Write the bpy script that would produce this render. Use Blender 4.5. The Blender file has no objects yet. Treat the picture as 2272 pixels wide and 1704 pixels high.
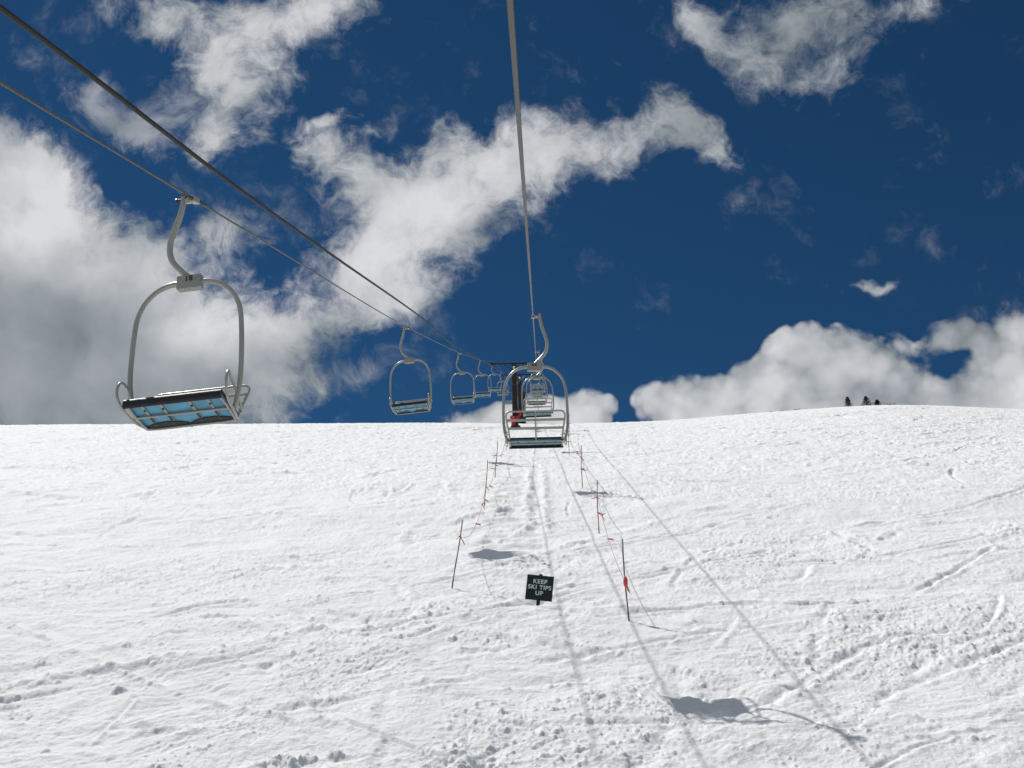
import bpy, bmesh, math, random
import numpy as np
from mathutils import Vector, Matrix, Euler

S = bpy.context.scene
C = S.collection
R = math.radians

# ------------------------------------------------------------------ camera
PITCH = R(23)
CAMZ = 6.0
X_ = Vector((1, 0, 0)); A_ = Vector((0, math.cos(PITCH), math.sin(PITCH))); N_ = Vector((0, -math.sin(PITCH), math.cos(PITCH)))
def P(x, d, h):
    """slope frame (across, along the fall line uphill, normal to the slope) -> world"""
    return Vector((0, 0, CAMZ)) + X_ * x + A_ * d + N_ * h
yaw, roll = R(1.5), R(1.5)
fwd = -math.sin(yaw) * X_ + math.cos(yaw) * A_
r0 = math.cos(yaw) * X_ + math.sin(yaw) * A_
rt = math.cos(roll) * r0 - math.sin(roll) * N_
up = math.sin(roll) * r0 + math.cos(roll) * N_
cam = bpy.data.cameras.new('camera'); co = bpy.data.objects.new('camera', cam); C.objects.link(co)
M = Matrix((rt, up, -fwd)).transposed().to_4x4(); M.translation = P(0, 0, 0)
co.matrix_world = M
cam.sensor_width = 36; cam.lens = 2200 / 2272 * 36; cam.clip_start = 0.05; cam.clip_end = 5000
S.camera = co

# ------------------------------------------------------------------ sun
SUN = (X_ * -0.66 + A_ * 1.0 + N_ * 1.0).normalized()
sun = bpy.data.lights.new('sun', 'SUN'); so = bpy.data.objects.new('sun', sun); C.objects.link(so)
so.rotation_euler = SUN.to_track_quat('Z', 'Y').to_euler()
sun.energy = 4.0; sun.angle = R(0.53); sun.color = (1.0, 0.965, 0.92)
sun_el = math.asin(SUN.z); sun_az = math.atan2(SUN.x, SUN.y)

S.view_settings.view_transform = 'Standard'; S.view_settings.look = 'None'
S.view_settings.exposure = 0; S.view_settings.gamma = 1

# ------------------------------------------------------------------ sky with clouds
W = bpy.data.worlds.new('World'); S.world = W; W.use_nodes = True
def build_world():
    t = W.node_tree; N = t.nodes; L = t.links; N.clear()
    def n(typ, **k):
        o = N.new(typ)
        for a, b in k.items(): setattr(o, a, b)
        return o
    def setin(o, i, v):
        if hasattr(v, 'is_output'): L.new(v, o.inputs[i])
        else: o.inputs[i].default_value = v
    def m(op, a, b=None, c=None, clamp=False):
        o = n('ShaderNodeMath', operation=op, use_clamp=clamp); setin(o, 0, a)
        if b is not None: setin(o, 1, b)
        if c is not None: setin(o, 2, c)
        return o.outputs[0]
    def vm(op, a, b=None, out=0):
        o = n('ShaderNodeVectorMath', operation=op); setin(o, 0, a)
        if b is not None: setin(o, 1 if op != 'SCALE' else 3, b)
        return o.outputs[out]
    def sst(x, a, b):
        o = n('ShaderNodeMapRange', interpolation_type='SMOOTHSTEP'); setin(o, 0, x)
        o.inputs[1].default_value = a; o.inputs[2].default_value = b; return o.outputs[0]
    def noise(v, scale, det, rough=0.55, dist=0.0, out=0):
        o = n('ShaderNodeTexNoise'); L.new(v, o.inputs['Vector']); o.inputs['Scale'].default_value = scale
        o.inputs['Detail'].default_value = det; o.inputs['Roughness'].default_value = rough; o.inputs['Distortion'].default_value = dist
        return o.outputs[out]
    tc = n('ShaderNodeTexCoord').outputs['Generated']
    d = vm('NORMALIZE', tc)
    # tangent plane of the sky dome, touching it in the uphill direction
    dx = vm('DOT_PRODUCT', d, tuple(X_), 1); da = vm('DOT_PRODUCT', d, tuple(A_), 1); dn = vm('DOT_PRODUCT', d, tuple(N_), 1)
    dac = m('MAXIMUM', da, 0.05)
    u = m('DIVIDE', dx, dac); v = m('DIVIDE', dn, dac)
    cb = n('ShaderNodeCombineXYZ'); L.new(u, cb.inputs[0]); L.new(v, cb.inputs[1]); p = cb.outputs[0]
    # domain warp
    w1 = vm('SUBTRACT', noise(p, 7.0, 4, 0.6, out=1), (0.5, 0.5, 0.5))
    pw = vm('ADD', p, vm('SCALE', w1, 0.075))
    def uv(px, py):
        return ((px - 1193) / 2200 + 0.0262 * (852 - py) / 2200, (862 - py) / 2200 - 0.0262 * (px - 1193) / 2200)
    def field(blobs):
        tot = None
        for (px, py, rx, ry, ang, st) in blobs:
            a, b = uv(px, py)
            mp = n('ShaderNodeMapping', vector_type='TEXTURE'); L.new(pw, mp.inputs[0])
            mp.inputs[1].default_value = (a, b, 0); mp.inputs[2].default_value = (0, 0, R(ang + 1.5)); mp.inputs[3].default_value = (rx / 2200, ry / 2200, 1)
            g = n('ShaderNodeTexGradient', gradient_type='SPHERICAL'); L.new(mp.outputs[0], g.inputs[0])
            tot = m('MULTIPLY', g.outputs[1], st) if tot is None else m('MULTIPLY_ADD', g.outputs[1], st, tot)
        return tot
    CL = BLOBS_CLOUD
    f = field(CL); sh = field(BLOBS_SHADE); thin = field(BLOBS_THIN)
    # everywhere outside the described part of the sky: added unseen cumulus, cover raised to fill the shadows
    q = noise(d, 2.3, 3, 0.5)
    out = m('MAXIMUM', sst(m('ABSOLUTE', u), 0.62, 0.85), sst(m('ABSOLUTE', v), 0.48, 0.65))
    out = m('MAXIMUM', out, sst(da, 0.6, 0.3))
    f = m('ADD', f, m('MULTIPLY', out, m('MULTIPLY', m('SUBTRACT', q, 0.41), 8.0)))
    low = sst(v, 0.10, 0.03)                      # distant cumulus near the horizon has firmer edges
    low = m('MULTIPLY', low, sst(u, -0.10, -0.04))
    nb = noise(pw, 9.0, 7, 0.66, 0.15)
    nb2 = noise(pw, 26.0, 6, 0.68, 0.35)
    vo = n('ShaderNodeTexVoronoi'); vo.feature = 'F1'; vo.inputs['Scale'].default_value = 24; vo.inputs['Detail'].default_value = 2; L.new(vm('ADD', p, vm('SCALE', w1, 0.03)), vo.inputs['Vector'])
    bil = m('SUBTRACT', 0.60, vo.outputs[0])
    amp = m('MULTIPLY_ADD', low, -3.6, 5.4); amp2 = m('MULTIPLY_ADD', low, -2.2, 3.0)
    gate = sst(f, -0.45, 0.45)
    gate2 = sst(f, 0.0, 0.35)
    amp = m('MULTIPLY', amp, gate); amp2 = m('MULTIPLY', amp2, gate)
    den = m('ADD', m('SUBTRACT', f, 0.12), m('MULTIPLY', m('SUBTRACT', nb, 0.50), amp))
    den = m('ADD', den, m('MULTIPLY', m('SUBTRACT', nb2, 0.5), amp2))
    den = m('ADD', den, m('MULTIPLY', m('MULTIPLY', m('MULTIPLY_ADD', bil, 1.8, 0.55), low), gate2))
    alpha = m('ADD', m('MULTIPLY', sst(den, 0.0, 1.7), m('SUBTRACT', 1.0, low)), m('MULTIPLY', sst(den, 0.10, 1.05), low))
    wn = noise(pw, 12.0, 6, 0.66, 0.5)
    wisp = m('MULTIPLY', sst(m('ADD', thin, m('MULTIPLY', m('SUBTRACT', wn, 0.56), 6.0)), 0.35, 2.2), 0.7)
    alpha = m('MAXIMUM', alpha, wisp)
    # relief: cloud noise here against the cloud noise a little nearer the sun
    n1 = noise(pw, 7.0, 5, 0.5); n2 = noise(vm('ADD', pw, (-0.022, 0.030, 0)), 7.0, 5, 0.5)
    rel = m('ADD', m('MULTIPLY', m('SUBTRACT', n1, n2), 0.85), m('MULTIPLY', m('MULTIPLY', bil, low), 0.22))
    thick = sst(den, 0.5, 2.8)
    lit = m('ADD', m('MULTIPLY_ADD', thick, 0.17, 0.45), rel)
    shn = sst(m('ADD', sh, m('MULTIPLY', m('SUBTRACT', noise(pw, 4.0, 4, 0.5), 0.5), 0.9)), 0.0, 1.25)
    br = m('MULTIPLY', lit, m('MULTIPLY_ADD', shn, -0.52, 1.03))
    br = m('MINIMUM', m('MAXIMUM', br, 0.15), 0.72)
    cc = n('ShaderNodeMixRGB'); cc.inputs[1].default_value = (0.90, 1.01, 1.10, 1); cc.inputs[2].default_value = (0.97, 0.985, 1.03, 1)
    L.new(sst(br, 0.22, 0.60), cc.inputs[0])
    cs = vm('SCALE', cc.outputs[0], m('MULTIPLY', br, m('MULTIPLY_ADD', out, 0.12, 1.0)))  # unseen clouds made brighter for extra fill on the snow
    sky = n('ShaderNodeTexSky', sky_type='NISHITA'); sky.sun_disc = False
    sky.sun_elevation = sun_el; sky.sun_rotation = sun_az; sky.altitude = 3500; sky.air_density = 1.0; sky.dust_density = 0.15; sky.ozone_density = 2.2
    sk = vm('SCALE', sky.outputs[0], SKY_ST)
    tint = vm('MULTIPLY', sk, SKY_TINT)
    mx = n('ShaderNodeMixRGB'); L.new(alpha, mx.inputs[0]); L.new(tint, mx.inputs[1]); L.new(cs, mx.inputs[2])
    bg = n('ShaderNodeBackground'); L.new(mx.outputs[0], bg.inputs[0]); bg.inputs[1].default_value = 1.0
    o = n('ShaderNodeOutputWorld'); L.new(bg.outputs[0], o.inputs[0])
SKY_ST = 0.10
SKY_TINT = (0.125, 0.315, 0.415)
# (x, y, rx, ry, rotation, strength) of the cloud masses, in photograph units on the sky's tangent plane
BLOBS_CLOUD = [
    # upper left cloud, a wedge pointing down
    (330, 10, 170, 80, -15, 1.18), (470, 90, 190, 140, -25, 1.48), (580, 30, 170, 100, 0, 1.11), (520, 220, 130, 170, -15, 1.41),
    (740, 20, 120, 75, -20, 1.41), (480, 320, 75, 100, -10, 1.11), (615, 130, 90, 120, 20, 0.89), (640, 40, 120, 80, 0, 0.74),
    # left bank
    (0, 340, 170, 110, -15, 1.8), (70, 420, 230, 130, -35, 1.9), (40, 620, 420, 300, -25, 2.8), (260, 690, 330, 230, -30, 2.2),
    (330, 860, 420, 220, 0, 2.2), (60, 880, 400, 260, 0, 2.4), (510, 560, 120, 100, -10, 1.6), (540, 720, 200, 140, 10, 1.7), (540, 880, 130, 150, 70, 1.7),
    # centre cloud, a long arm from lower left to upper right
    (720, 340, 110, 90, -35, 1.60), (800, 420, 180, 100, -25, 1.60), (940, 440, 210, 120, 0, 1.60), (1080, 360, 200, 110, 15, 1.76), (1230, 340, 200, 110, 5, 1.76),
    (1330, 350, 130, 90, 0, 1.20), (1450, 270, 130, 90, 0, 1.12), (1560, 330, 110, 75, -35, 1.20), (1100, 470, 200, 100, 20, 1.28), (1500, 300, 140, 80, -20, 0.72),
    (930, 560, 200, 140, 25, 1.68), (790, 620, 190, 120, 30, 1.44), (900, 680, 170, 60, 15, 0.96), (690, 740, 170, 90, 25, 1.20), (700, 860, 60, 45, 0, 1.04),
    (740, 265, 80, 26, 15, 0.96), (1000, 310, 70, 60, 30, 0.96), (810, 300, 40, 26, 0, 0.80), (700, 290, 60, 40, 0, 0.80), (870, 520, 240, 120, 10, 0.96),
    # upper right cloud
    (1555, 50, 80, 55, -35, 1.70), (1740, 50, 190, 95, 0, 1.44), (1890, 50, 170, 90, 0, 1.02), (1640, 120, 90, 60, -30, 1.10), (1700, 190, 120, 70, 0, 1.02), (1850, 150, 120, 70, 25, 1.02),
    (1760, 110, 130, 90, 0, 0.94), (2000, 50, 110, 45, 10, 0.77),
    (1903, 637, 44, 17, 0, 1.45), (1945, 630, 44, 14, 18, 1.45), (1925, 640, 90, 26, 8, .35),
    # low cumulus bank on the right
    (1530, 905, 130, 80, 0, 2.6), (1700, 890, 200, 110, 15, 2.8), (1830, 810, 150, 90, 0, 2.5), (1785, 785, 70, 50, 20, 2.0), (1930, 820, 160, 100, 0, 2.6), (1640, 870, 90, 55, 0, 1.6),
    (2030, 910, 240, 90, 0, 2.6), (2110, 740, 90, 48, 5, 2.3), (2230, 810, 150, 120, 60, 2.6), (2220, 900, 240, 120, 0, 2.4), (1900, 930, 500, 50, 0, 2),
    # low cloud behind the tower
    (1070, 945, 150, 50, 5, 2.8), (1180, 935, 140, 65, 0, 2.6), (1285, 925, 90, 55, -10, 2.8), (1330, 945, 55, 45, 0, 2.0),
]
BLOBS_SHADE = [(0, 800, 560, 310, -15, 2.1), (280, 930, 560, 220, 0, 1.4), (1740, 90, 500, 220, 0, 1.2), (1500, 310, 220, 140, 0, 0.8),
    (2130, 740, 150, 90, 10, 1.0), (2030, 900, 240, 80, 0, .8), (1850, 880, 230, 80, 0, .5), (520, 500, 160, 100, 0, .6), (760, 790, 230, 130, 0, .9), (1120, 980, 220, 60, 0, .6), (500, 260, 170, 240, 0, .5), (1090, 530, 170, 70, 20, .9), (260, 270, 150, 120, 0, .8)]
BLOBS_THIN = [(420, 200, 330, 300, 0, 1.1), (1760, 100, 300, 150, 0, .8), (220, 250, 130, 110, -50, 1.5), (300, 300, 140, 70, -30, 1.2), (100, 230, 180, 100, 0, .7), (1480, 200, 90, 30, 0, 1.2), (1360, 140, 110, 35, -30, 1.2), (560, 440, 220, 70, 0, .8), (200, 180, 60, 60, 0, 1.0),
    (1740, 300, 160, 50, 10, .5), (820, 830, 260, 100, 20, 1.0), (1900, 180, 200, 80, 0, .4), (2060, 50, 160, 70, 0, .8), (780, 300, 140, 50, 0, 1.0), (2180, 705, 130, 45, 0, .9), (740, 90, 90, 110, 60, 1.0), (900, 480, 400, 200, 0, .5), (1740, 230, 120, 60, 0, .6), (1000, 620, 300, 120, 0, .5)]
build_world()

# ------------------------------------------------------------------ helpers
def mat(name, col, rough=0.6, metal=0.0, spec=0.5, noise=None, bump=None):
    m_ = bpy.data.materials.new(name); m_.use_nodes = True; t = m_.node_tree; b = t.nodes['Principled BSDF']
    b.inputs['Base Color'].default_value = (*col, 1); b.inputs['Roughness'].default_value = rough; b.inputs['Metallic'].default_value = metal
    b.inputs['Specular IOR Level'].default_value = spec
    tc = t.nodes.new('ShaderNodeTexCoord')
    sc, amt = noise if noise else (9.0, 0.12)
    nz = t.nodes.new('ShaderNodeTexNoise'); nz.inputs['Scale'].default_value = sc; nz.inputs['Detail'].default_value = 6; t.links.new(tc.outputs['Object'], nz.inputs['Vector'])
    mx = t.nodes.new('ShaderNodeMixRGB'); mx.inputs[1].default_value = (*[c * (1 - amt) for c in col], 1); mx.inputs[2].default_value = (*[min(1, c * (1 + amt)) for c in col], 1)
    mr = t.nodes.new('ShaderNodeMapRange'); mr.inputs[1].default_value = .3; mr.inputs[2].default_value = .7; t.links.new(nz.outputs[0], mr.inputs[0]); t.links.new(mr.outputs[0], mx.inputs[0])
    t.links.new(mx.outputs[0], b.inputs['Base Color'])
    if bump:
        bp = t.nodes.new('ShaderNodeBump'); bp.inputs['Strength'].default_value = bump; bp.inputs['Distance'].default_value = .01
        t.links.new(nz.outputs[0], bp.inputs['Height']); t.links.new(bp.outputs[0], b.inputs['Normal'])
    return m_
M_TUBE = mat('aged_grey_paint', (0.33, 0.33, 0.285), 0.30, 0.15, 0.6, (3.5, .10))
M_PLATE = mat('plate_paint', (0.29, 0.30, 0.265), 0.5, 0.1, 0.5, (30, .15), .2)
M_BLUE = mat('blue_seat_pan', (0.095, 0.29, 0.42), 0.45, 0, 0.4, (5, .22))
M_VINYL = mat('black_vinyl', (0.018, 0.017, 0.018), 0.5, 0, 0.35, (20, .3), .3)
M_DARK = mat('dark_steel', (0.028, 0.024, 0.022), 0.6, 0.2, 0.3, (6, .35))
M_INK = mat('number_ink', (0.02, 0.02, 0.02), 0.7)
M_ROPE = mat('steel_rope', (0.095, 0.088, 0.08), 0.45, 0.4, 0.5, (2, .12))
M_CABLE = mat('black_cable', (0.022, 0.021, 0.020), 0.65, 0, 0.3, (2, .1))
M_WRAP = mat('grip_metal', (0.06, 0.06, 0.058), 0.5, 0.5, 0.5, (40, .4))
M_BAMBOO = mat('bamboo', (0.14, 0.065, 0.055), 0.6, 0, 0.3, (8, .4))
M_RED = mat('red_flagging', (0.70, 0.09, 0.10), 0.6, 0, 0.3, (30, .3))
M_PADRED = mat('red_padding', (0.55, 0.015, 0.03), 0.55, 0, 0.3, (10, .25))
M_CORD = mat('fence_cord', (0.30, 0.20, 0.18), 0.7)
M_SIGN = mat('sign_green', (0.010, 0.022, 0.018), 0.45, 0, 0.4, (12, .3))
M_LETTER = mat('sign_lettering', (0.80, 0.82, 0.76), 0.6, 0, 0.3, (60, .15))
M_WHITE = mat('white_board', (0.8, 0.8, 0.78), 0.5)
M_POST = mat('sign_post_wood', (0.022, 0.02, 0.017), 0.8)
M_NEEDLE = mat('fir_needles', (0.10, 0.078, 0.05), 0.8, 0, 0.2, (3, .4))
M_BARK = mat('bark', (0.09, 0.06, 0.045), 0.9)

def link(name, me, m_, parent=None):
    if m_: me.materials.append(m_)
    o = bpy.data.objects.new(name, me); C.objects.link(o)
    if parent: o.parent = parent
    return o
def obj(name, bm, m_, parent=None, smooth=True):
    me = bpy.data.meshes.new(name); bmesh.ops.recalc_face_normals(bm, faces=bm.faces); bm.to_mesh(me); bm.free()
    if smooth:
        for f in me.polygons: f.use_smooth = True
        try: me.set_sharp_from_angle(angle=R(40))
        except Exception: pass
    return link(name, me, m_, parent)
def thing(name, label, cat, loc=(0, 0, 0), group=None):
    o = bpy.data.objects.new(name, None); C.objects.link(o); o.location = loc; o.empty_display_size = .2
    o['label'] = label; o['category'] = cat
    if group: o['group'] = group
    return o
def tag(o, label, cat, group=None):
    o['label'] = label; o['category'] = cat
    if group: o['group'] = group
    return o
def spline(pts, n=8):
    """Catmull-Rom through the points"""
    pts = [Vector(p) for p in pts]; Q = [pts[0] * 2 - pts[1]] + pts + [pts[-1] * 2 - pts[-2]]; out = []
    for i in range(1, len(Q) - 2):
        for k in range(n):
            t = k / n; a, b, c, d = Q[i - 1:i + 3]
            out.append(0.5 * (2 * b + (c - a) * t + (2 * a - 5 * b + 4 * c - d) * t * t + (3 * b - a - 3 * c + d) * t ** 3))
    out.append(pts[-1]); return out
def tube(bm, pts, r, seg=10, closed=False, cap=True):
    pts = [Vector(p) for p in pts]; n = len(pts); rings = []; prev = None
    for i, p in enumerate(pts):
        if closed: t = pts[(i + 1) % n] - pts[i - 1]
        else: t = pts[min(i + 1, n - 1)] - pts[max(i - 1, 0)]
        t.normalize()
        if prev is None:
            a = Vector((0, 0, 1)) if abs(t.z) < .9 else Vector((1, 0, 0)); u = t.cross(a).normalized()
        else: u = (prev - t * prev.dot(t)).normalized()
        prev = u; v = t.cross(u); rr = r[i] if isinstance(r, (list, tuple)) else r
        rings.append([bm.verts.new(p + (u * math.cos(2 * math.pi * k / seg) + v * math.sin(2 * math.pi * k / seg)) * rr) for k in range(seg)])
    m_ = n if closed else n - 1
    for i in range(m_):
        a, b = rings[i], rings[(i + 1) % n]
        for k in range(seg): bm.faces.new((a[k], a[(k + 1) % seg], b[(k + 1) % seg], b[k]))
    if cap and not closed: bm.faces.new(rings[0][::-1]); bm.faces.new(rings[-1])
    return bm
def box(bm, c, s, rot=None, bev=0.0):
    b2 = bmesh.new(); bmesh.ops.create_cube(b2, size=1)
    for v in b2.verts: v.co = Vector((v.co.x * s[0], v.co.y * s[1], v.co.z * s[2]))
    if bev: bmesh.ops.bevel(b2, geom=b2.edges[:], offset=bev, segments=2, affect='EDGES', profile=.6)
    mt = (rot.to_matrix() if isinstance(rot, Euler) else rot) if rot is not None else Matrix.Identity(3)
    for v in b2.verts: v.co = mt @ v.co + Vector(c)
    me = bpy.data.meshes.new('tmp'); b2.to_mesh(me); b2.free(); bm.from_mesh(me); bpy.data.meshes.remove(me)
    return bm
def text_mesh(name, s, size, m_, parent, mtx, depth=.002, spacing=1.0, word=1.0):
    cu = bpy.data.curves.new(name, 'FONT'); cu.body = s; cu.size = size; cu.extrude = depth; cu.align_x = 'CENTER'; cu.align_y = 'CENTER'
    cu.space_character = spacing; cu.space_word = word; cu.offset = size * .018
    o = bpy.data.objects.new(name, cu); C.objects.link(o)
    dg = bpy.context.evaluated_depsgraph_get(); me = bpy.data.meshes.new_from_object(o.evaluated_get(dg)); bpy.data.objects.remove(o)
    me.transform(mtx); me.name = name; me.materials.clear()
    return link(name, me, m_, parent)
def dup(o, parent=None):
    c = o.copy(); C.objects.link(c); c.parent = parent
    for ch in list(o.children): dup(ch, c)
    return c

# ------------------------------------------------------------------ ground shape (slope frame: x across, d uphill, h normal)
rng = np.random.default_rng(7)
PERM = rng.permutation(4096).astype(np.int64); GA = rng.uniform(0, 2 * np.pi, 4096)
RND = rng.uniform(0, 1, (4096, 4))
def hsh(i, j): return PERM[(PERM[i & 4095] + j) & 4095]
def perlin(x, y):
    xi = np.floor(x).astype(np.int64); yi = np.floor(y).astype(np.int64); xf = x - xi; yf = y - yi
    u = xf * xf * xf * (xf * (xf * 6 - 15) + 10); v = yf * yf * yf * (yf * (yf * 6 - 15) + 10)
    def g(i, j):
        a = GA[hsh(xi + i, yi + j)]; return np.cos(a) * (xf - i) + np.sin(a) * (yf - j)
    a = g(0, 0); b = g(1, 0); c = g(0, 1); d = g(1, 1)
    return (a + (b - a) * u) * (1 - v) + (c + (d - c) * u) * v
def fbm(x, y, o=4, gain=.5):
    s = 0; a = 1
    for k in range(o):
        s = s + a * perlin(x * 2 ** k + 17.3 * k, y * 2 ** k + 9.1 * k); a *= gain
    return s
def smooth(x, a, b):
    t = np.clip((x - a) / (b - a), 0, 1); return t * t * (3 - 2 * t)
def clods(x, y, cell, seed, prob, rmin, rmax):
    """random round lumps; returns height in units of their radius"""
    X = x / cell; Y = y / cell; xi = np.floor(X).astype(np.int64); yi = np.floor(Y).astype(np.int64); out = np.zeros_like(x)
    for i in (-1, 0, 1):
        for j in (-1, 0, 1):
            h = hsh(xi + i + seed * 131, yi + j); q = RND[h]
            r = (rmin + (rmax - rmin) * q[:, 2] ** 2)
            dx = X - (xi + i + q[:, 0]); dy = Y - (yi + j + q[:, 1]); dd = (dx * dx + dy * dy) / (r * r)
            on = q[:, 3] < prob
            out = np.maximum(out, np.where(on & (dd < 1), np.sqrt(np.maximum(0, 1 - dd)) * r * cell, 0))
    return out
PK = np.array([(-300, -4), (-100, -5.8), (0, -5.75), (12, -5.62), (17, -5.45), (21.5, -5.13), (24.6, -5.03), (32, -4.82), (36.7, -4.55), (41, -4.42), (45, -4.27), (62, -4.33), (95, -4.38), (110, -4.75), (124, -5.2), (140, -6.4), (160, -9), (200, -17), (400, -90), (1200, -480)], float)
SK = np.array([(-3, 1.2), (-1, 1.9), (-.55, 1.6), (-.32, 1.05), (-.09, .5), (.03, 0.02), (.1, .05), (.228, .8), (.30, 1.2), (.34, 1.32), (.48, .4), (.6, -.6), (1, -3), (3, -6)], float)
def interp_s(x, K):
    xs, ys = K[:, 0], K[:, 1]; m_ = np.zeros(len(xs)); dlt = np.diff(ys) / np.diff(xs)
    for i in range(1, len(xs) - 1):
        m_[i] = 0 if dlt[i - 1] * dlt[i] <= 0 else 2 * dlt[i - 1] * dlt[i] / (dlt[i - 1] + dlt[i])
    m_[0] = dlt[0]; m_[-1] = dlt[-1]
    i = np.clip(np.searchsorted(xs, x) - 1, 0, len(xs) - 2); hh = xs[i + 1] - xs[i]; t = np.clip((x - xs[i]) / hh, 0, 1)
    return (2 * t ** 3 - 3 * t * t + 1) * ys[i] + (t ** 3 - 2 * t * t + t) * hh * m_[i] + (-2 * t ** 3 + 3 * t * t) * ys[i + 1] + (t ** 3 - t * t) * hh * m_[i + 1]
# ski turns: centre x, centre d, radius, start, end angle, depth, width
rr = random.Random(12)
# long ski lines and scraped bands crossing the slope: x0, d0, direction, bend, wavelength, half length, width, depth, kind
LINES = []
for k in range(120):
    d0 = 12 + 100 * rr.random() ** 1.25; x0 = rr.uniform(-.60, .62) * d0
    band = k % 3 == 0
    LINES.append((x0, d0, rr.choice((-1, 1)) * rr.uniform(.05, 1.2), rr.uniform(.15, 1.0) * (1 + d0 / 60), rr.uniform(1.6, 5.0) * (1 + d0 / 60), rr.uniform(2.0, 8.0) * (1 + d0 / 50),
                  rr.uniform(.25, .8) if band else rr.uniform(.045, .12) * (1 + d0 / 60), rr.uniform(.020, .044) * (1 + d0 / 50), band, rr.uniform(0, 6)))
ARCS = []
for k in range(420):
    d0 = 11 + 95 * rr.random() ** 1.1; x0 = rr.uniform(-.62, .62) * d0 * 1.05 + rr.uniform(-3, 3); rad = rr.uniform(3, 13); a0 = rr.uniform(0, 2 * math.pi)
    ARCS.append((x0 + rad * math.cos(a0), d0 + rad * math.sin(a0), rad, (a0 + math.pi) % (2 * math.pi), rr.uniform(.07, .36), rr.uniform(.022, .05) * (1 + d0 / 60), rr.uniform(.05, .16) * (1 + d0 / 80)))
def base_h(x, d):
    s = x / np.maximum(d, 8)
    return interp_s(d, PK) + smooth(d, 35, 125) * interp_s(s, SK)
def snow_h(x, d):
    h = base_h(x, d)
    near = smooth(-d, -170, -120)
    wx = x + .8 * fbm(x / 3.1, d / 3.1, 2); wd = d + .8 * fbm(x / 3.3 + 40, d / 3.3, 2)
    h = h + .13 * fbm(x / 6.5, d / 6.5, 3) * (1 - .75 * smooth(d, 30, 90))
    m1 = smooth(fbm(x / 4.2 + 11, d / 6.0 + 3, 3), -.10, .38)            # rough, churned patches
    m2 = smooth(fbm(x / 3.0 - 21, d / 4.5 + 33, 3), -.05, .35)
    loose = np.zeros_like(x); flat = np.zeros_like(x)
    for (x0, d0, k_, am, wl, hl, wid, dep, band, ph) in LINES:
        sel = np.where((np.abs(x - x0) < hl) & (np.abs(d - d0) < abs(k_) * hl + am + wid * 6))[0]
        if not len(sel): continue
        ex = x[sel] - x0; f = k_ * ex + am * np.sin(ex / wl * 2 + ph); fp = k_ + am * 2 / wl * np.cos(ex / wl * 2 + ph)
        q = (d[sel] - d0 - f) / np.sqrt(1 + fp * fp) / wid; q = q + .30 * perlin(x[sel] / (wid * 4 + .3), d[sel] / (wid * 4 + .3))
        e = 1 - smooth(np.abs(ex), hl * .55, hl); e = e * smooth(perlin(x[sel] / 1.6 + x0, d[sel] / 1.6), -.42, .05)
        if band:
            fl = e * (1 - smooth(np.abs(q), .7, 1.1)); flat[sel] = np.maximum(flat[sel], fl)
            rag = .6 + 1.4 * np.abs(perlin(x[sel] / .35, d[sel] / .35))
            h[sel] += dep * e * (-.6 * np.exp(-(q / .8) ** 4) + .9 * rag * np.exp(-((q + 1.25) / .3) ** 2)); loose[sel] = np.maximum(loose[sel], e * np.exp(-((q + 1.5) / .7) ** 2))
        else:
            h[sel] += dep * e * (-np.exp(-(q / .7) ** 2) + .55 * np.exp(-((q + 1.5) / .7) ** 2) + .25 * np.exp(-((q - 1.5) / .7) ** 2))
    rg = 1 - .8 * flat
    h = h + .026 * rg * (.35 + m1) * fbm(wx / .8, wd / .8, 3, .65)
    h = h + .042 * rg * (.40 + .70 * m1) * np.abs(fbm(wx / .30 + 5, wd / .27, 4, .7)) + .010 * fbm(x / .11, d / .11, 2, .7)
    h = h + .065 * rg * smooth(d, 24, 60) * fbm(wx / .6, wd / .9, 3, .8)
    # long scraped streaks lying across and down the slope
    ca, sa = math.cos(.45), math.sin(.45)
    a = wx * ca + wd * sa; b = -wx * sa + wd * ca
    st = fbm(a / 2.4, b / .42, 3, .65); h = h + .028 * st * (1 - .6 * m1) * smooth(fbm(x / 5 + 71, d / 7, 2), -.3, .35)
    ca, sa = math.cos(-.75), math.sin(-.75)
    a = wx * ca + wd * sa; b = -wx * sa + wd * ca
    st2 = fbm(a / 2.8 + 9, b / .5 + 7, 3, .65); h = h + .034 * st2 * m2
    h = h + .055 * fbm(wx / 1.5 + 3, wd / 1.2 + 8, 4, .62)
    # carved turns: a groove with snow thrown up on its outer side
    for (cx, cd, rad, am, span, dep, wid) in ARCS:
        sel = np.where((np.abs(x - cx) < rad + 1) & (np.abs(d - cd) < rad + 1))[0]
        if not len(sel): continue
        ex = x[sel] - cx; ed = d[sel] - cd; r_ = np.sqrt(ex * ex + ed * ed)
        s_ = np.where(np.abs(r_ - rad) < wid * 4)[0]; sel = sel[s_]
        if not len(sel): continue
        ex = ex[s_]; ed = ed[s_]; r_ = r_[s_]
        da_ = np.abs((np.arctan2(ed, ex) - am + np.pi) % (2 * np.pi) - np.pi)
        e = 1 - smooth(da_, span * .6, span); q = (r_ - rad) / wid + .25 * perlin(ex * 2.1, ed * 2.1)
        prof = -np.exp(-(q / .8) ** 2) + .9 * np.exp(-((q - 1.5) / .7) ** 2) * (.6 + .9 * np.abs(perlin(ex * 3.3, ed * 3.3)) * 2)
        mk = smooth(perlin(x[sel] / .9 + cx, d[sel] / 1.2) + .6 * perlin(x[sel] / .3, d[sel] / .4), -.45, .25)
        h[sel] += dep * (.9 if cd > 30 else .6) * e * mk * prof
        loose[sel] = np.maximum(loose[sel], e * np.exp(-((q - 2.0) / 1.3) ** 2))
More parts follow.
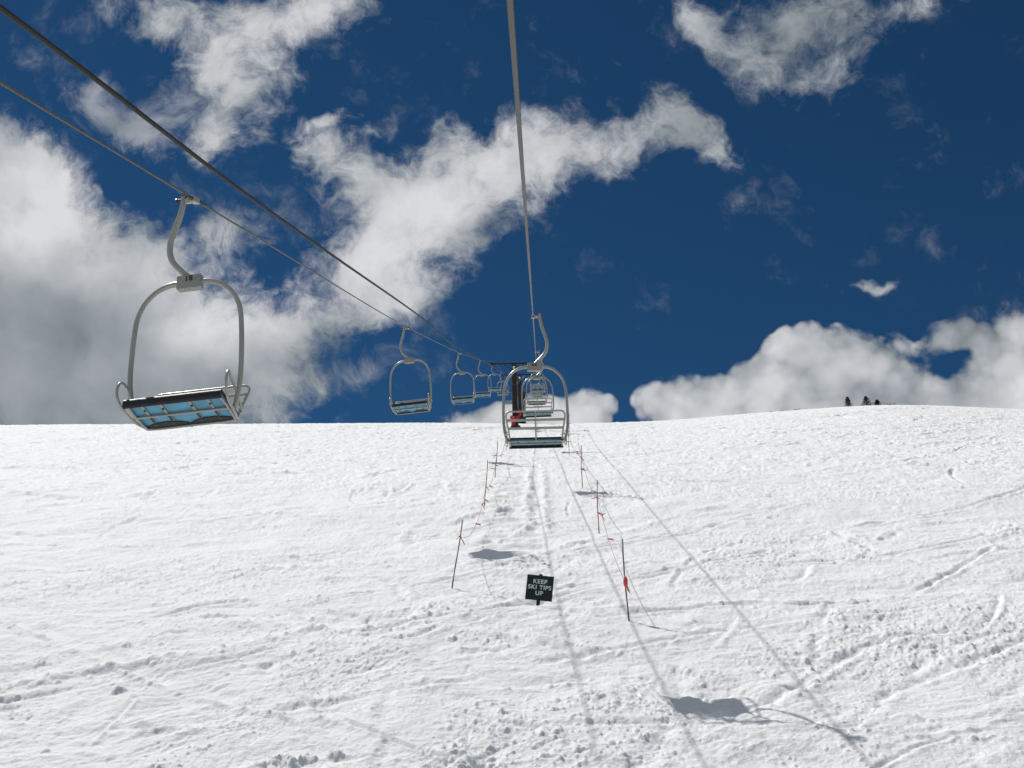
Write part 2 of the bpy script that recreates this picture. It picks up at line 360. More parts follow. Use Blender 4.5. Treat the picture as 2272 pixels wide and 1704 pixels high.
    # strip under the chairs: side-slip steps and twin ridges
    strip = smooth(x, -2.1, -1.8) * smooth(-x, -.1, .4) * smooth(d, 24, 27) * smooth(-d, -46, -41)
    stp = np.sin(2 * np.pi * (d + .35 * fbm(x / .9, d / 1.6, 2)) / .95) * (.5 + smooth(fbm(x / .8, d / 1.2, 2), -.3, .3))
    h = h + .045 * strip * stp
    tr = smooth(d, 30, 34) * smooth(-d, -52, -46)
    for xc in (-.55, .15):
        q = (x - xc - .18 * fbm(d / 3.0, x * 0 + xc, 2)) / .16
        h = h + .10 * tr * np.exp(-q * q) * (.7 + .8 * fbm(x / .5, d / .9, 2))
    # wind lip just above the bottom of the picture, and the hollow round the sign
    h = h + .09 * np.exp(-((d - 15.3 + .06 * fbm(x / .6, d / .6, 3)) / .75) ** 2) * np.exp(-((x - 3.0) / 1.9) ** 2)
    h = h + .10 * np.exp(-((d - 26.2 + .1 * fbm(x / .8, d / .8, 3)) / 1.0) ** 2) * np.exp(-((x + .6) / 1.5) ** 2)
    h = h - .10 * np.exp(-(((x + .05) / .55) ** 2 + ((d - 23.15) / .4) ** 2))
    h = h + .06 * np.exp(-(((x) / .5) ** 2 + ((d - 22.6) / .3) ** 2))
    # lumps and crumbs of snow
    h = h + .50 * clods(wx + .05 * fbm(x * 6, d * 6, 2), wd + .05 * fbm(x * 6 + 5, d * 6, 2), .50, 1, .30, .06, .24) * smooth(m1, .25, .8) * (.7 + .8 * perlin(x * 11, d * 11))
    h = h + .68 * clods(x + .1 * wd + .03 * perlin(x * 9, d * 9), d + .03 * perlin(x * 9 + 4, d * 9), .21, 2, .55, .08, .34) * np.maximum(smooth(m1 + m2 * .5, .3, 1.0), loose)
    h = h + .6 * clods(x + .07 * fbm(x * 5, d * 5, 3), d + .07 * fbm(x * 5 + 9, d * 5, 3), 1.5, 3, .16, .015, .06)
    h = h + .8 * clods(x, d, .10, 4, .55, .12, .40) * smooth(-d, -45, -25) * smooth(m2 + m1, .1, .9)
    for (cx, cd, r_, hh) in ((-3.9, 14.6, .26, .12), (-3.6, 14.8, .15, .07), (-4.2, 14.75, .2, .06), (-3.2, 14.9, .13, .05), (-1.9, 20.3, .13, .08), (-7.8, 17.9, .15, .09)):
        dd = ((x - cx) / r_) ** 2 + ((d - cd) / r_) ** 2
        h = h + hh * np.sqrt(np.maximum(0, 1 - dd)) * (.8 + 1.0 * fbm(x * 7 + cx, d * 7, 3, .6))
    return h
def gh(x, d): return float(snow_h(np.array([float(x)]), np.array([float(d)]))[0])

def build_snow():
    D = [11.5]
    while D[-1] < 135:
        d = D[-1]; D.append(d + min(max(d * d / (5.2 * 992) * .62, .022), .2))
    D = np.array(D)
    D = np.concatenate([[-300, -200, -120, -70, -40, -25, -15, -8, -3, 1, 4, 6.5, 8.5, 10, 10.8], D, [136, 138, 141, 145, 150, 158, 170, 190, 220, 270, 350, 480, 700, 1000]])
    t = np.concatenate([[-12, -7, -4.5, -3, -2.2, -1.7, -1.4, -1.2, -1.08], np.linspace(-1, 1, 1050), [1.08, 1.2, 1.4, 1.7, 2.2, 3, 4.5, 7, 12]])
    Wd = .57 * np.maximum(D, 11) + 1.5
    X = t[None, :] * Wd[:, None]; DD = np.repeat(D[:, None], len(t), 1)
    nr, nc = X.shape; x = X.ravel(); d = DD.ravel(); h = np.empty_like(x)
    for i in range(0, len(x), 400000): h[i:i + 400000] = snow_h(x[i:i + 400000].copy(), d[i:i + 400000].copy())
    co_ = np.empty((len(x), 3), np.float32); cp, sp = math.cos(PITCH), math.sin(PITCH)
    co_[:, 0] = x; co_[:, 1] = d * cp - h * sp; co_[:, 2] = CAMZ + d * sp + h * cp
    i = np.arange(nr - 1)[:, None] * nc + np.arange(nc - 1)[None, :]; i = i.ravel()
    q = np.stack([i, i + 1, i + nc + 1, i + nc], 1).astype(np.int32)
    me = bpy.data.meshes.new('snow_slope'); me.vertices.add(len(x)); me.vertices.foreach_set('co', co_.ravel())
    me.loops.add(q.size); me.loops.foreach_set('vertex_index', q.ravel()); me.polygons.add(len(q))
    me.polygons.foreach_set('loop_start', np.arange(0, q.size, 4, dtype=np.int32)); me.polygons.foreach_set('loop_total', np.full(len(q), 4, np.int32))
    me.update(calc_edges=True); me.polygons.foreach_set('use_smooth', np.ones(len(q), bool))
    m_ = bpy.data.materials.new('snow'); m_.use_nodes = True; tr = m_.node_tree; b = tr.nodes['Principled BSDF']
    tc = tr.nodes.new('ShaderNodeTexCoord')
    def nz(s, det, rg=.6):
        o = tr.nodes.new('ShaderNodeTexNoise'); o.inputs['Scale'].default_value = s; o.inputs['Detail'].default_value = det; o.inputs['Roughness'].default_value = rg
        tr.links.new(tc.outputs['Object'], o.inputs['Vector']); return o.outputs[0]
    b.inputs['Roughness'].default_value = .75; b.inputs['Specular IOR Level'].default_value = .12
    mx = tr.nodes.new('ShaderNodeMixRGB'); mx.inputs[1].default_value = (.80, .82, .83, 1); mx.inputs[2].default_value = (.885, .885, .875, 1)
    tr.links.new(nz(.5, 6), mx.inputs[0]); tr.links.new(mx.outputs[0], b.inputs['Base Color'])
    bp = tr.nodes.new('ShaderNodeBump'); bp.inputs['Strength'].default_value = .8; bp.inputs['Distance'].default_value = .065
    tr.links.new(nz(7, 8, .7), bp.inputs['Height'])
    bp2 = tr.nodes.new('ShaderNodeBump'); bp2.inputs['Strength'].default_value = .5; bp2.inputs['Distance'].default_value = .018
    tr.links.new(nz(55, 3, .7), bp2.inputs['Height']); tr.links.new(bp.outputs[0], bp2.inputs['Normal'])
    tr.links.new(bp2.outputs[0], b.inputs['Normal'])
    o = link('snow_slope', me, m_); o['kind'] = 'structure'
    return o
build_snow()

# ------------------------------------------------------------------ ropes
RK = np.array([(-60, 3.2), (-22, 1.75), (0, 1.52), (4, 1.51), (22, 1.49), (44, 1.40), (66, 1.46), (88, 2.02), (95, 2.27), (110, 1.95), (124, 1.38), (140, .3), (156, -1.12), (185, -5.5)], float)
LK = np.array([(-60, 3.8), (-22, 3.1), (0, 2.78), (8, 2.6), (12.7, 2.49), (33.7, 2.01), (57, 1.84), (78, 1.91), (95, 2.20), (110, 1.95), (124, 1.38), (140, .3), (156, -1.12), (185, -5.5)], float)
UK = np.array([(-60, 3.0), (-22, 2.1), (4.3, 1.69), (7.9, 1.57), (19.5, 1.38), (27, 1.12), (40, 1.0), (52, .9), (77, .4), (95, -.14)], float)
XR, XL, XU = -0.07, -4.37, -2.29
def rh(K, d): return float(interp_s(np.array([float(d)]), K)[0])
def rope(name, K, x, r, m_, label, twist_to, lobes=6):
    ds = list(np.arange(-4, twist_to, .012)) if lobes else list(np.arange(-4, twist_to, .5))
    ds = list(np.arange(-60, -4, 2.0)) + ds + list(np.arange(twist_to, K[-1, 0] + .01, .8)) + [K[-1, 0]]
    ds = np.array(ds); hs = interp_s(ds, K); seg = 24 if lobes else 10
    a = np.arange(seg) / seg * 2 * np.pi
    tw = 2 * np.pi * ds / .20
    if lobes: rad = r * (1 - .16 * (1 - np.abs(np.cos(lobes / 2 * (a[None, :] - tw[:, None])))) * (ds[:, None] < twist_to))
    else: rad = np.full((len(ds), seg), r)
    cx = x + rad * np.cos(a)[None, :]; ch = hs[:, None] + rad * np.sin(a)[None, :]; cd = np.repeat(ds[:, None], seg, 1)
    cp, sp = math.cos(PITCH), math.sin(PITCH)
    v = np.stack([cx, cd * cp - ch * sp, CAMZ + cd * sp + ch * cp], 2).reshape(-1, 3)
    f = []
    for i in range(len(ds) - 1):
        b = i * seg
        for k in range(seg): f.append((b + k, b + (k + 1) % seg, b + seg + (k + 1) % seg, b + seg + k))
    me = bpy.data.meshes.new(name); me.from_pydata(v.tolist(), [], f); me.polygons.foreach_set('use_smooth', np.ones(len(f), bool))
    return tag(link(name, me, m_), label, 'cable')
rope('haul_rope', RK, XR, .0145, M_ROPE, 'twisted steel rope running straight overhead that carries the chairs seen from behind', 24)
rope('haul_rope', LK, XL, .0145, M_ROPE, 'twisted steel rope on the left, lower of two there, that the oncoming chairs hang from', 26)
rope('signal_cable', UK, XU, .0150, M_CABLE, 'smooth dark cable without chairs, slanting above the left rope down to the lift tower', 24, 0)

# ------------------------------------------------------------------ chairs (origin at the rope, facing +y)
def make_chair(kind, number, side):
    """side +1: rope climbs towards +y (chair going up); -1: rope falls towards +y (chair coming down)"""
    root = thing('lift_chair', kind, 'chair')
    sl = math.tan(PITCH) * side
    # hanger arm
    bm = bmesh.new(); tube(bm, spline([(.145, 0, .05), (.15, 0, -.06), (.185, 0, -.25), (.255, 0, -.48), (.29, 0, -.68), (.255, 0, -.87), (.15, 0, -1.02), (.02, 0, -1.15)], 7), .038, 14)
    arm = obj('hanger_arm', bm, M_TUBE, root)
    bm = bmesh.new(); tube(bm, [(.06, 0, .01), (.235, 0, .01)], .022, 10); tube(bm, [(.225, 0, .01), (.25, 0, .01)], .034, 6)
    tube(bm, [(.10, -.05, .01), (.10, .05, .01)], .014, 8)
    obj('pin', bm, M_WRAP, arm)
    # grip on the rope
    bm = bmesh.new()
    q = Euler((math.atan(sl), 0, 0))
    box(bm, (.0, 0, -.008), (.075, .20, .085), q, .015); box(bm, (.07, 0, -.012), (.10, .09, .06), q, .012)
    for s in (-.06, .06):
        tube(bm, [Vector((.01, s, s * sl - .06)), Vector((.01, s, s * sl + .055))], .012, 6)
    g = obj('grip', bm, M_TUBE, root)
    for s in (-1, 1):
        bm = bmesh.new(); c1 = Vector((0, s * .09, s * .09 * sl)); c2 = Vector((0, s * .375, s * .375 * sl)); pp = []; rr_ = []
        for k in range(27):
            pp.append(c1.lerp(c2, k / 26)); rr_.append((.0275 if k % 2 else .0195) - .0004 * k)
        tube(bm, pp, rr_, 12)
        obj('rope_sleeve', bm, M_WRAP, g, False)
    # number plate where arm and bail meet
    bm = bmesh.new(); box(bm, (0, 0, -1.235), (.31, .105, .185), None, .012)
    pl = obj('number_plate', bm, M_PLATE, root)
    for s in (1,):
        # the plate is read from the downhill side
        rot = Matrix.Rotation(math.pi / 2, 4, 'X') if side > 0 else Matrix.Rotation(math.pi, 4, 'Z') @ Matrix.Rotation(math.pi / 2, 4, 'X')
        y = -.0545 if side > 0 else .0545
        if number:
            text_mesh('number', number, .105, M_INK, pl, Matrix.Translation((0, y, -1.197)) @ rot)
        else:
            bm = bmesh.new()
            for xx in (-.03, .03): box(bm, (xx, y, -1.205), (.035, .003, .06))
            obj('number', bm, M_INK, pl)
    # bail
    bm = bmesh.new()
    half = [(.10, 0, -1.235), (.22, 0, -1.235), (.36, 0, -1.275), (.48, 0, -1.36), (.585, 0, -1.50), (.65, 0, -1.69), (.672, 0, -1.95), (.68, 0, -2.2), (.68, 0, -2.45), (.668, -.01, -2.64), (.635, -.03, -2.82), (.59, -.06, -2.97)]
    for s in (-1, 1):
        pts = spline([(s * a, b, c) for a, b, c in half], 6); n = len(pts)
        tube(bm, pts, [.040 - .0095 * min(1, i / (n * .22)) for i in range(n)], 14)
    obj('bail', bm, M_TUBE, root)
    # seat: F front edge, B rear edge
    F = Vector((0, .30, -2.90)); B = Vector((0, -.27, -2.985)); hw = .575
    dirv = (F - B).normalized(); nrm = Vector((0, -dirv.z, dirv.y)); mtx = Matrix((Vector((1, 0, 0)), dirv, nrm)).transposed()
    mid = (F + B) / 2; Ls = (F - B).length
    bm = bmesh.new(); box(bm, mid - nrm * .012, (hw * 2 - .03, Ls - .01, .02), mtx, .006)
    obj('seat_pan', bm, M_BLUE, root)
    bm = bmesh.new(); box(bm, mid + nrm * .018, (hw * 2, Ls + .02, .036), mtx, .016)
    # rolled front edge
    ln = []
    for k in range(9):
        a = -math.pi * .5 + math.pi * k / 8 * 1.15
        ln.append(F + dirv * (.012 + .035 * math.cos(a)) + nrm * (-.030 - .058 * math.sin(a)))
    for xs in [(-hw, hw)]:
        r1 = [bm.verts.new(p + Vector((xs[0], 0, 0))) for p in ln]; r2 = [bm.verts.new(p + Vector((xs[1], 0, 0))) for p in ln]
        for k in range(8): bm.faces.new((r1[k], r1[k + 1], r2[k + 1], r2[k]))
        bm.faces.new(r1[::-1]); bm.faces.new(r2); bm.faces.new((r1[0], r2[0], r2[-1], r1[-1]))
    # upholstery folded under the rear edge, cut in two scallops
    nx = 36; up_ = []; lo = []
    for k in range(nx + 1):
        xx = -hw + .02 + (2 * hw - .04) * k / nx; ph = abs((xx / (hw - .02))); sc_ = .10 * max(0, math.sin(math.pi * min(1, ph * 1.02))) ** .6 + .015
        up_.append(B + Vector((xx, 0, 0)) - nrm * .030 + dirv * -.01); lo.append(B + Vector((xx, 0, 0)) + dirv * sc_ - nrm * .026)
    vu = [bm.verts.new(p) for p in up_]; vl = [bm.verts.new(p) for p in lo]; vu2 = [bm.verts.new(p - nrm * .012) for p in up_]; vl2 = [bm.verts.new(p - nrm * .008) for p in lo]
    for k in range(nx):
        bm.faces.new((vu2[k], vu2[k + 1], vl2[k + 1], vl2[k])); bm.faces.new((vu[k], vu[k + 1], vl[k + 1], vl[k])); bm.faces.new((vl[k], vl[k + 1], vl2[k + 1], vl2[k])); bm.faces.new((vu[k], vu[k + 1], vu2[k + 1], vu2[k]))
    obj('seat', bm, M_VINYL, root)
    # tubular frame under the seat
    def sp_(x, t, dn=.045): return B + (F - B) * t + Vector((x, 0, 0)) - nrm * dn
    bm = bmesh.new()
    tube(bm, spline([sp_(-hw + .03, .96), sp_(-hw + .02, .6), sp_(-hw + .03, .12), sp_(-hw + .09, 0), sp_(0, -.01), sp_(hw - .09, 0), sp_(hw - .03, .12), sp_(hw - .02, .6), sp_(hw - .03, .96)], 6), .016, 10)
    tube(bm, [sp_(-hw + .02, .50), sp_(hw - .02, .50)], .016, 10)
    obj('seat_frame', bm, M_TUBE, root)
    for xx in (-.38, -.16, .18, .40):
        bm = bmesh.new(); box(bm, sp_(xx, .50, .030), (.034, .52, .012), mtx, .003); br_ = obj('bracket', bm, M_PLATE, root)
        bm = bmesh.new(); box(bm, sp_(xx, .29, .042), (.020, .20, .014), mtx, .003); tube(bm, [sp_(xx, .17, .03), sp_(xx, .17, .055)], .020, 8)
        obj('bolt', bm, M_WRAP, br_)
        bm = bmesh.new(); tube(bm, [sp_(xx, .72, .03), sp_(xx, .72, .050)], .014, 8); obj('bolt', bm, M_WRAP, br_)
    # backrest
    T = Vector((0, -.53, -2.47)); Bb = Vector((0, -.29, -2.99))
    def bk(x, t, off=0): return T + (Bb - T) * t + Vector((x, off, 0))
    bm = bmesh.new()
    pr = [bk(-.545, 1), bk(-.56, .75), bk(-.60, .35), bk(-.61, .16), bk(-.585, .05), bk(-.52, 0), bk(-.3, 0), bk(0, 0), bk(.3, 0), bk(.52, 0), bk(.585, .05), bk(.61, .16), bk(.60, .35), bk(.56, .75), bk(.545, 1)]
    tube(bm, spline(pr, 5), .0185, 10)
    back = obj('backrest', bm, M_TUBE, root)
    bm = bmesh.new(); tube(bm, [bk(0, 0), bk(0, .85), Vector((0, -.27, -3.045))], .016, 10); obj('centre_post', bm, M_TUBE, back)
    bdir = (Bb - T).normalized(); bn = Vector((0, bdir.z, -bdir.y)); bmt = Matrix((Vector((1, 0, 0)), bdir, bn)).transposed()
    for t_ in (.30, .60):
        w_ = .595 if t_ < .5 else .57
        bm = bmesh.new(); box(bm, bk(0, t_, .022), (w_ * 2, .055, .010), bmt, .003); obj('slat', bm, M_TUBE, back)
    # armrests
    for s in (-1, 1):
        bm = bmesh.new(); xo = .62
        tube(bm, spline([(s * .56, -.26, -3.01), (s * .60, -.05, -3.01), (s * xo, .22, -2.96), (s * (xo + .02), .345, -2.86), (s * (xo + .025), .36, -2.73), (s * (xo + .02), .285, -2.635), (s * xo, .16, -2.66), (s * (xo + .01), .0, -2.76), (s * .62, -.14, -2.84), (s * .59, -.34, -2.90)], 6), .0165, 10)
        obj('armrest', bm, M_TUBE, root)
    return root
up_chair = make_chair('x', None, 1)
down_chair = make_chair('x', '18', -1)
def place(o, K, x, d, rz, lean, label, group):
    o.location = P(x, d, rh(K, d)); o.rotation_euler = (0, R(lean), rz); o['label'] = label; o['group'] = group
    return o
GR = 'chairs seen from behind, going up the hill'; GL = 'empty chairs coming down on the left rope'
RL = ['nearest chair seen from behind, slatted backrest, hanging in front of the lift tower',
      'second chair seen from behind, framed inside the arch of the nearest one',
      'third chair seen from behind, small, inside the arch of the second',
      'fourth chair seen from behind, tiny, topmost of those stacked inside the arches',
      'fifth chair going up, a speck between the third and fourth backrests',
      'sixth chair going up, beyond the crest, seen just above the second seat',
      'farthest chair going up, sinking behind the crest right of the tower']
LL = ['large empty chair numbered 18 on the left, blue underside and black front edge showing',
      'second oncoming chair, blue underside, hanging alone against blue sky left of centre',
      'third oncoming chair, hanging between the second one and the lift tower',
      'fourth oncoming chair, just left of the tower, below where two cables seem to cross',
      'fifth oncoming chair, just past the left wheels of the near tower',
      'sixth oncoming chair, tiny, half hidden behind the arch of the nearest chair from behind',
      'farthest oncoming chair, low beside the tower column above the crest']
for i, d in enumerate((22, 44, 66, 88, 110, 132, 154)):
    c = up_chair if i == 0 else dup(up_chair)
    place(c, RK, XR, d, 0, (0.0, -1.0, .5, -1, 1, 0, 0)[i], RL[i], GR)
for i, (d, lean) in enumerate(((12.7, 3.9), (33.7, 3.6), (56.9, 2.5), (78, 1.0), (100, 1), (122, 1), (144, 1))):
    c = down_chair if i == 0 else dup(down_chair)
    place(c, LK, XL, d, math.pi - R((3.5, 4.5, 3, 2, 2, 2, 0)[i]), lean, LL[i], GL)
    if i > 0:
        for ch in c.children:
            if ch.name.startswith('number_plate'):
                for t_ in list(ch.children): bpy.data.objects.remove(t_)

# ------------------------------------------------------------------ towers
def tower(d, label, sign, x0=-2.25, red=False, foot=0):
    hb = gh(x0, d) - .3; arm = min(rh(RK, d), rh(LK, d)) - .30
    root = thing('lift_tower', label, 'lift tower', P(x0, d, hb), 'towers of the chairlift')
    mt = Matrix((X_, A_, N_)).transposed().to_4x4(); root.rotation_euler = mt.to_euler()
    Hh = arm - hb
    bm = bmesh.new(); tube(bm, [(0, 0, 0), (0, 0, Hh - .05)], [.30, .25], 20)
    col = obj('column', bm, M_DARK, root)
    bm = bmesh.new(); box(bm, (0, 0, .45), (.9, .9, .25), None, .03); obj('footing', bm, M_DARK, col)
    bm = bmesh.new()
    for s in (-.17, .17): tube(bm, [(s + .0, -.36, .6), (s, -.36, Hh - .2)], .018, 6)
    z = .7
    while z < Hh - .3: tube(bm, [(-.17, -.36, z), (.17, -.36, z)], .012, 6); z += .3
    obj('ladder', bm, M_DARK, col)
    bm = bmesh.new(); box(bm, (.02, 0, Hh + .06), (4.35, .20, .17), None, .02)
    for s in (-1, 1): tube(bm, [(s * .2, 0, Hh - .55), (s * 1.0, 0, Hh)], .035, 8)
    obj('crossarm', bm, M_DARK, root)
    for (xr, K) in ((XR - x0, RK), (XL - x0, LK)):
        s = 1 if xr > 0 else -1
        bm = bmesh.new(); hz = rh(K, d) - hb
        sl = (rh(K, d + 1.2) - rh(K, d - 1.2)) / 2.4; q = Euler((math.atan(sl), 0, 0))
        xi = xr - s * .10
        box(bm, (xi, 0, hz - .25), (.05, 2.2, .14), q, .01); box(bm, (xr - s * .16, 0, hz - .25), (.09, .18, .30), None, .01)
        box(bm, (xr + s * .16, 0, hz - .12), (.04, 2.0, .06), q)
        tr_ = obj('sheave_train', bm, M_DARK, root)
        for k in (-.84, -.28, .28, .84):
            bm = bmesh.new(); c = Vector((xr, k, hz - .215 + k * sl - .012 * 0))
            tube(bm, [c + Vector((-.04, 0, 0)), c + Vector((.04, 0, 0))], .185, 18); tube(bm, [c + Vector((-.10, 0, 0)), c + Vector((.10, 0, 0))], .035, 8)
            obj('wheel', bm, M_DARK, tr_)
    if sign:
        bm = bmesh.new(); box(bm, (0, -.27, Hh - .32), (.22, .02, .25), None, .004); obj('number_board', bm, M_WHITE, root)
    if red:
        # red padding and a swag of red netting round the foot
        bm = bmesh.new()
        for k in range(14):
            a = -math.pi * .95 + math.pi * 1.0 * k / 13; r_ = .42
            c = Vector((r_ * math.cos(a), r_ * math.sin(a), 1.45 - .35 * math.sin(math.pi * k / 13) + .45 * (k / 13)))
            bmesh.ops.create_icosphere(bm, subdivisions=2, radius=.12 + .03 * ((k * 7) % 3), matrix=Matrix.Translation(c))
        for v in bm.verts: v.co += Vector((math.sin(v.co.z * 31), math.sin(v.co.x * 37), math.sin(v.co.y * 29))) * .02
        obj('red_netting', bm, M_PADRED, root)
        bm = bmesh.new(); seg = 10
        ring = []
        for zz in (.35, .6, .9, 1.2, 1.42):
            ring.append([bm.verts.new(((.35 + .03 * math.sin(k * 2.3 + zz * 9)) * math.cos(math.pi * .75 + k * math.pi * .75 / seg), (.35 + .03 * math.sin(k * 1.7 + zz * 5)) * math.sin(math.pi * .75 + k * math.pi * .75 / seg), zz)) for k in range(seg + 1)])
        for a, b in zip(ring, ring[1:]):
            for k in range(seg): bm.faces.new((a[k], a[k + 1], b[k + 1], b[k]))
        o = obj('padding', bm, M_PADRED, root); md = o.modifiers.new('s', 'SOLIDIFY'); md.thickness = .05; md.offset = 1
        bm = bmesh.new(); tube(bm, [(.15, -.3, Hh - 1.95), (.95, -.3, Hh - 1.15)], .022, 6); obj('guide_rod', bm, M_TUBE, root)
    if foot:
        bm = bmesh.new(); box(bm, (.15, -.7, 1.0), (1.0, .6, 1.0), None, .03); obj('equipment_box', bm, M_DARK, root)
    return root
tower(95, 'nearest dark steel lift tower, red netting round its foot', True, -2.25, True)
tower(124, 'second dark lift tower, half hidden behind the right side of the nearest one', True, -2.28, False, 1)
tower(156, 'farthest dark lift tower, low beyond the crest, its crossarm showing under the others', False, -2.3)

# ------------------------------------------------------------------ sign
sx, sd = -.14, 23.1
sroot = thing('warning_sign', 'dark green square sign reading KEEP SKI TIPS UP, tilted on a short post', 'sign', P(sx, sd, gh(sx, sd)))
sroot.rotation_euler = (R(-6), R(7), 0)
bm = bmesh.new(); box(bm, (0, .03, .22), (.085, .045, 1.12), None, .004); obj('post', bm, M_POST, sroot)
bm = bmesh.new(); b2 = bmesh.new()
box(bm, (0, -.004, .44), (.63, .022, .60), None, .004)
bm.verts.ensure_lookup_table()
obj('board', bm, M_SIGN, sroot); board = sroot.children[-1]
rx = Matrix.Rotation(math.pi / 2, 4, 'X')
for s_, z, sp2, wd in (('KEEP', .585, 1.12, 1), ('SKI TIPS', .445, 1.10, 1.15), ('UP', .305, 1.12, 1)):
    text_mesh('lettering', s_, .142, M_LETTER, board, Matrix.Translation((.0, -.0165, z)) @ rx, .0012, sp2, wd)

# ------------------------------------------------------------------ bamboo poles, cord and flagging
def pole(x, d, ln, lean_x, lean_d, label):
    """lean: sideways shift of the top in metres"""
    b = P(x, d, gh(x, d)); root = thing('bamboo_pole', label, 'pole', b, 'bamboo poles of the rope line')
    top = Vector((lean_x, lean_d, ln)); pts = [(top * t + Vector((.012 * math.sin(t * 5 + x), 0, 0))) for t in np.linspace(-.2, 1, 14)]
    bm = bmesh.new(); tube(bm, pts, [.0155 - .004 * i / 13 + (.003 if i % 3 == 0 else 0) for i in range(14)], 8)
    obj('cane', bm, M_BAMBOO, root)
    return root, b, top
def knot(root, c, size, seed, hang=0):
    r_ = random.Random(seed); bm = bmesh.new(); c = Vector(c)
    tube(bm, [c + Vector((.026 * math.cos(a), .026 * math.sin(a), .012 * math.sin(3 * a))) for a in np.linspace(0, 6.28, 9)[:-1]], .012, 6, closed=True)
    for k in range(2):
        dv = Vector((r_.uniform(.3, 1) * r_.choice((1, 1, -1)), r_.uniform(-.4, .1), r_.uniform(-1, .2) - hang)).normalized() * size * r_.uniform(.6, 1.1)
        p0 = c; p1 = c + dv * .5 + Vector((0, 0, .03 * size)); p2 = c + dv; w = Vector((0, .0, .014)) if abs(dv.z) < abs(dv.x) else Vector((.014, 0, 0))
        vs = [bm.verts.new(p) for p in (p0 - w, p0 + w, p1 + w, p1 - w, p2 + w * .8, p2 - w * .8)]
        vb = [bm.verts.new(v.co + Vector((0, .006, 0))) for v in vs]
        for q in ((0, 1, 2, 3), (3, 2, 4, 5)): bm.faces.new([vs[i] for i in q]); bm.faces.new([vb[i] for i in q][::-1])
        for a_, b_ in ((0, 1), (1, 2), (2, 4), (4, 5), (5, 3), (3, 0)): bm.faces.new((vs[a_], vb[a_], vb[b_], vs[b_]))
    return obj('flagging', bm, M_RED, root, False)
QR = [(1.83, 21.6, 1.82, -.03, .0, 'right hand bamboo pole nearest the sign, bundle of red flagging tied at mid height', .85),
      (1.83, 32.0, 1.80, .03, 0, 'second bamboo pole on the right side, red tape halfway up', 1.2),
      (1.72, 41.2, 1.86, .03, 0, 'third bamboo pole on the right, red tape near its upper third', 1.35),
      (1.78, 60.5, 1.85, .02, 0, 'fourth pole on the right, next to the bail of the nearest uphill chair', 1.3),
      (2.64, 86, 1.8, 0, 0, 'farthest bamboo pole on the right, red tape above the crest', 1.4)]
QL = [(-2.26, 24.6, 1.76, .24, 0, 'left hand bamboo pole nearest the sign, leaning right, red tape above middle', 1.32),
      (-2.09, 36.7, 1.80, .11, 0, 'second leaning bamboo pole on the left side', .75),
      (-2.05, 45, 1.78, .12, 0, 'third leaning bamboo pole on the left, beside loops of pink tape', 1.1),
      (-2.12, 63, 1.7, .0, 0, 'fourth pole on the left, mostly below the seat of the nearest uphill chair', 1.0)]
def line(Q, side):
    att = []
    for i, (x, d, ln, lx, ld, lb, fk) in enumerate(Q):
        root, b, top = pole(x, d, ln, lx, ld, lb); t = fk / ln
        knot(root, top * t, .22 if i else .26, i * 3 + (7 if side < 0 else 1), 1.5 if (i == 0 and side > 0) else 0)
        if i == 0 and side > 0:
            bm = bmesh.new()
            tube(bm, [top * .50 + Vector((0, -.02, z)) for z in (.06, .03, -.03, -.10, -.16, -.19)], [.012, .035, .05, .05, .035, .01], 8)
            obj('tape_bundle', bm, M_RED, root)
        if i in (1, 2): knot(root, top * (t - .28), .18, i * 11 + 4)
        att.append(b + top * t)
    for i, (a, b) in enumerate(zip(att, att[1:])):
        n = 26; sag = (.62, .5, .5, .6)[i] if side < 0 else (.30, .35, .3, .3)[i]; pts = []
        for k in range(n + 1):
            t = k / n; p = a.lerp(b, t); p.z -= sag * 4 * t * (1 - t); pts.append(p)
        org = a; bm = bmesh.new(); tube(bm, [p - org for p in pts], .007 + .002 * i, 5)
        root = thing('marker_cord', ('sagging cord with red ribbons between the %s and %s pole on the %s' % (('nearest', 'second', 'third', 'fourth')[i], ('second', 'third', 'fourth', 'farthest')[i], 'right' if side > 0 else 'left')), 'rope', org, 'cords strung between the bamboo poles')
        obj('cord', bm, M_CORD, root)
        r_ = random.Random(i * 5 + side)
        for k in ((8, 20) if i else (14, 21)):
            knot(root, pts[k] - org, .20 if i < 2 else .26, r_.random())
line(QR, 1); line(QL, -1)

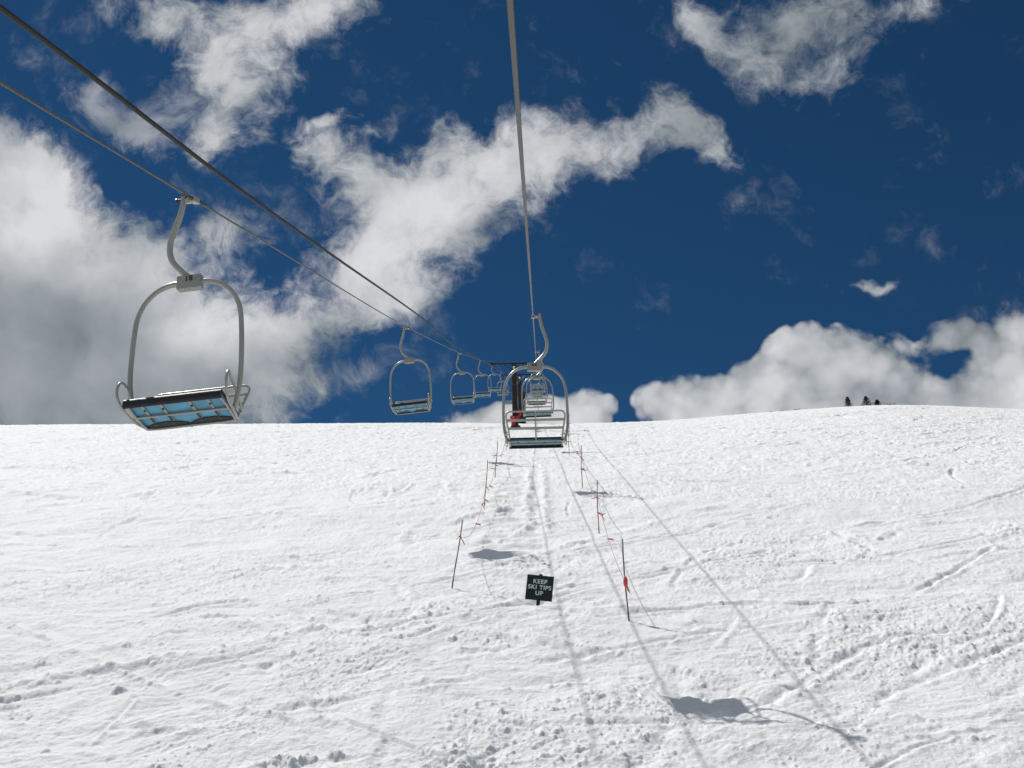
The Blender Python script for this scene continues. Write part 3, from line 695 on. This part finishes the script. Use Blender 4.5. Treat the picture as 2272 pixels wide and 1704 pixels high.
# ------------------------------------------------------------------ small firs and scrub on the crest
def fir(x, d, hgt, wid, label, seed, shape=1.0):
    r_ = random.Random(seed); b = P(x, d, float(base_h(np.array([x]), np.array([float(d)]))[0]) - .05)
    root = thing('fir_tree', label, 'tree', b, 'small firs on the right hand crest')
    bm = bmesh.new(); tube(bm, [(0, 0, -.3), (.02, 0, hgt * .5), (0, 0, hgt)], [.07, .045, .01], 8); obj('trunk', bm, M_BARK, root)
    bm = bmesh.new(); n = 900
    for k in range(n):
        t = r_.random() ** .8; z = .06 * hgt + t * hgt * .95; lay = .72 + .28 * math.cos(z / hgt * 2 * math.pi * 6)
        rad = wid * (1 - t) ** .75 * lay * shape + .03; a = r_.uniform(0, 2 * math.pi); rr_ = rad * r_.uniform(.15, 1) * (.75 + .25 * math.sin(a * 3 + seed))
        c = Vector((rr_ * math.cos(a), rr_ * math.sin(a), z - rr_ * .25)); dv = Vector((math.cos(a), math.sin(a), r_.uniform(-.4, .35))) * r_.uniform(.07, .15)
        s = Vector((-math.sin(a), math.cos(a), r_.uniform(-.6, .6))) * r_.uniform(.03, .065)
        vs = [bm.verts.new(c - s), bm.verts.new(c + s), bm.verts.new(c + dv + s * .3), bm.verts.new(c + dv - s * .3)]
        bm.faces.new(vs)
    obj('crown', bm, M_NEEDLE, root, False)
fir(38.45, 124, 1.4, .95, 'narrow little fir standing alone, leftmost of the trees on the crest', 1)
fir(40.7, 124, 1.35, 1.2, 'broad bushy little fir, widest of the trees on the crest', 2, 1.25)
fir(42.1, 124.3, .85, .75, 'small pointed fir, rightmost and lowest of the trees on the crest', 3, 1.2)
def twig(x, d, s, label, seed):
    r_ = random.Random(seed); b = P(x, d, float(base_h(np.array([x]), np.array([float(d)]))[0]) - .05); bm = bmesh.new()
    for k in range(int(26 * s + 8)):
        a = r_.uniform(-1.3, 1.3); ln = r_.uniform(.15, .5) * s; o_ = Vector((r_.uniform(-.5, .5) * s, r_.uniform(-.1, .1), 0))
        tube(bm, [o_ + Vector((0, 0, -.05)), o_ + Vector((math.sin(a) * ln * .6, 0, ln * .6)), o_ + Vector((math.sin(a) * ln, 0, ln))], [.02, .014, .006], 4)
    o = obj('scrub', bm, M_BARK, None); o.location = b
    tag(o, label, 'shrub', 'bare scrub poking through the snow on the crest')
twig(28.8, 124, .5, 'tiny bare scrub on the crest, leftmost of the scrub', 1); twig(30.2, 124, .5, 'tiny bare scrub on the crest, second from the left', 2)
twig(32.1, 124, .7, 'tiny bare scrub on the crest, nearest to the narrow fir on its left', 3); twig(43.5, 124, 1.1, 'bare twig on the crest to the right of all the firs', 4)
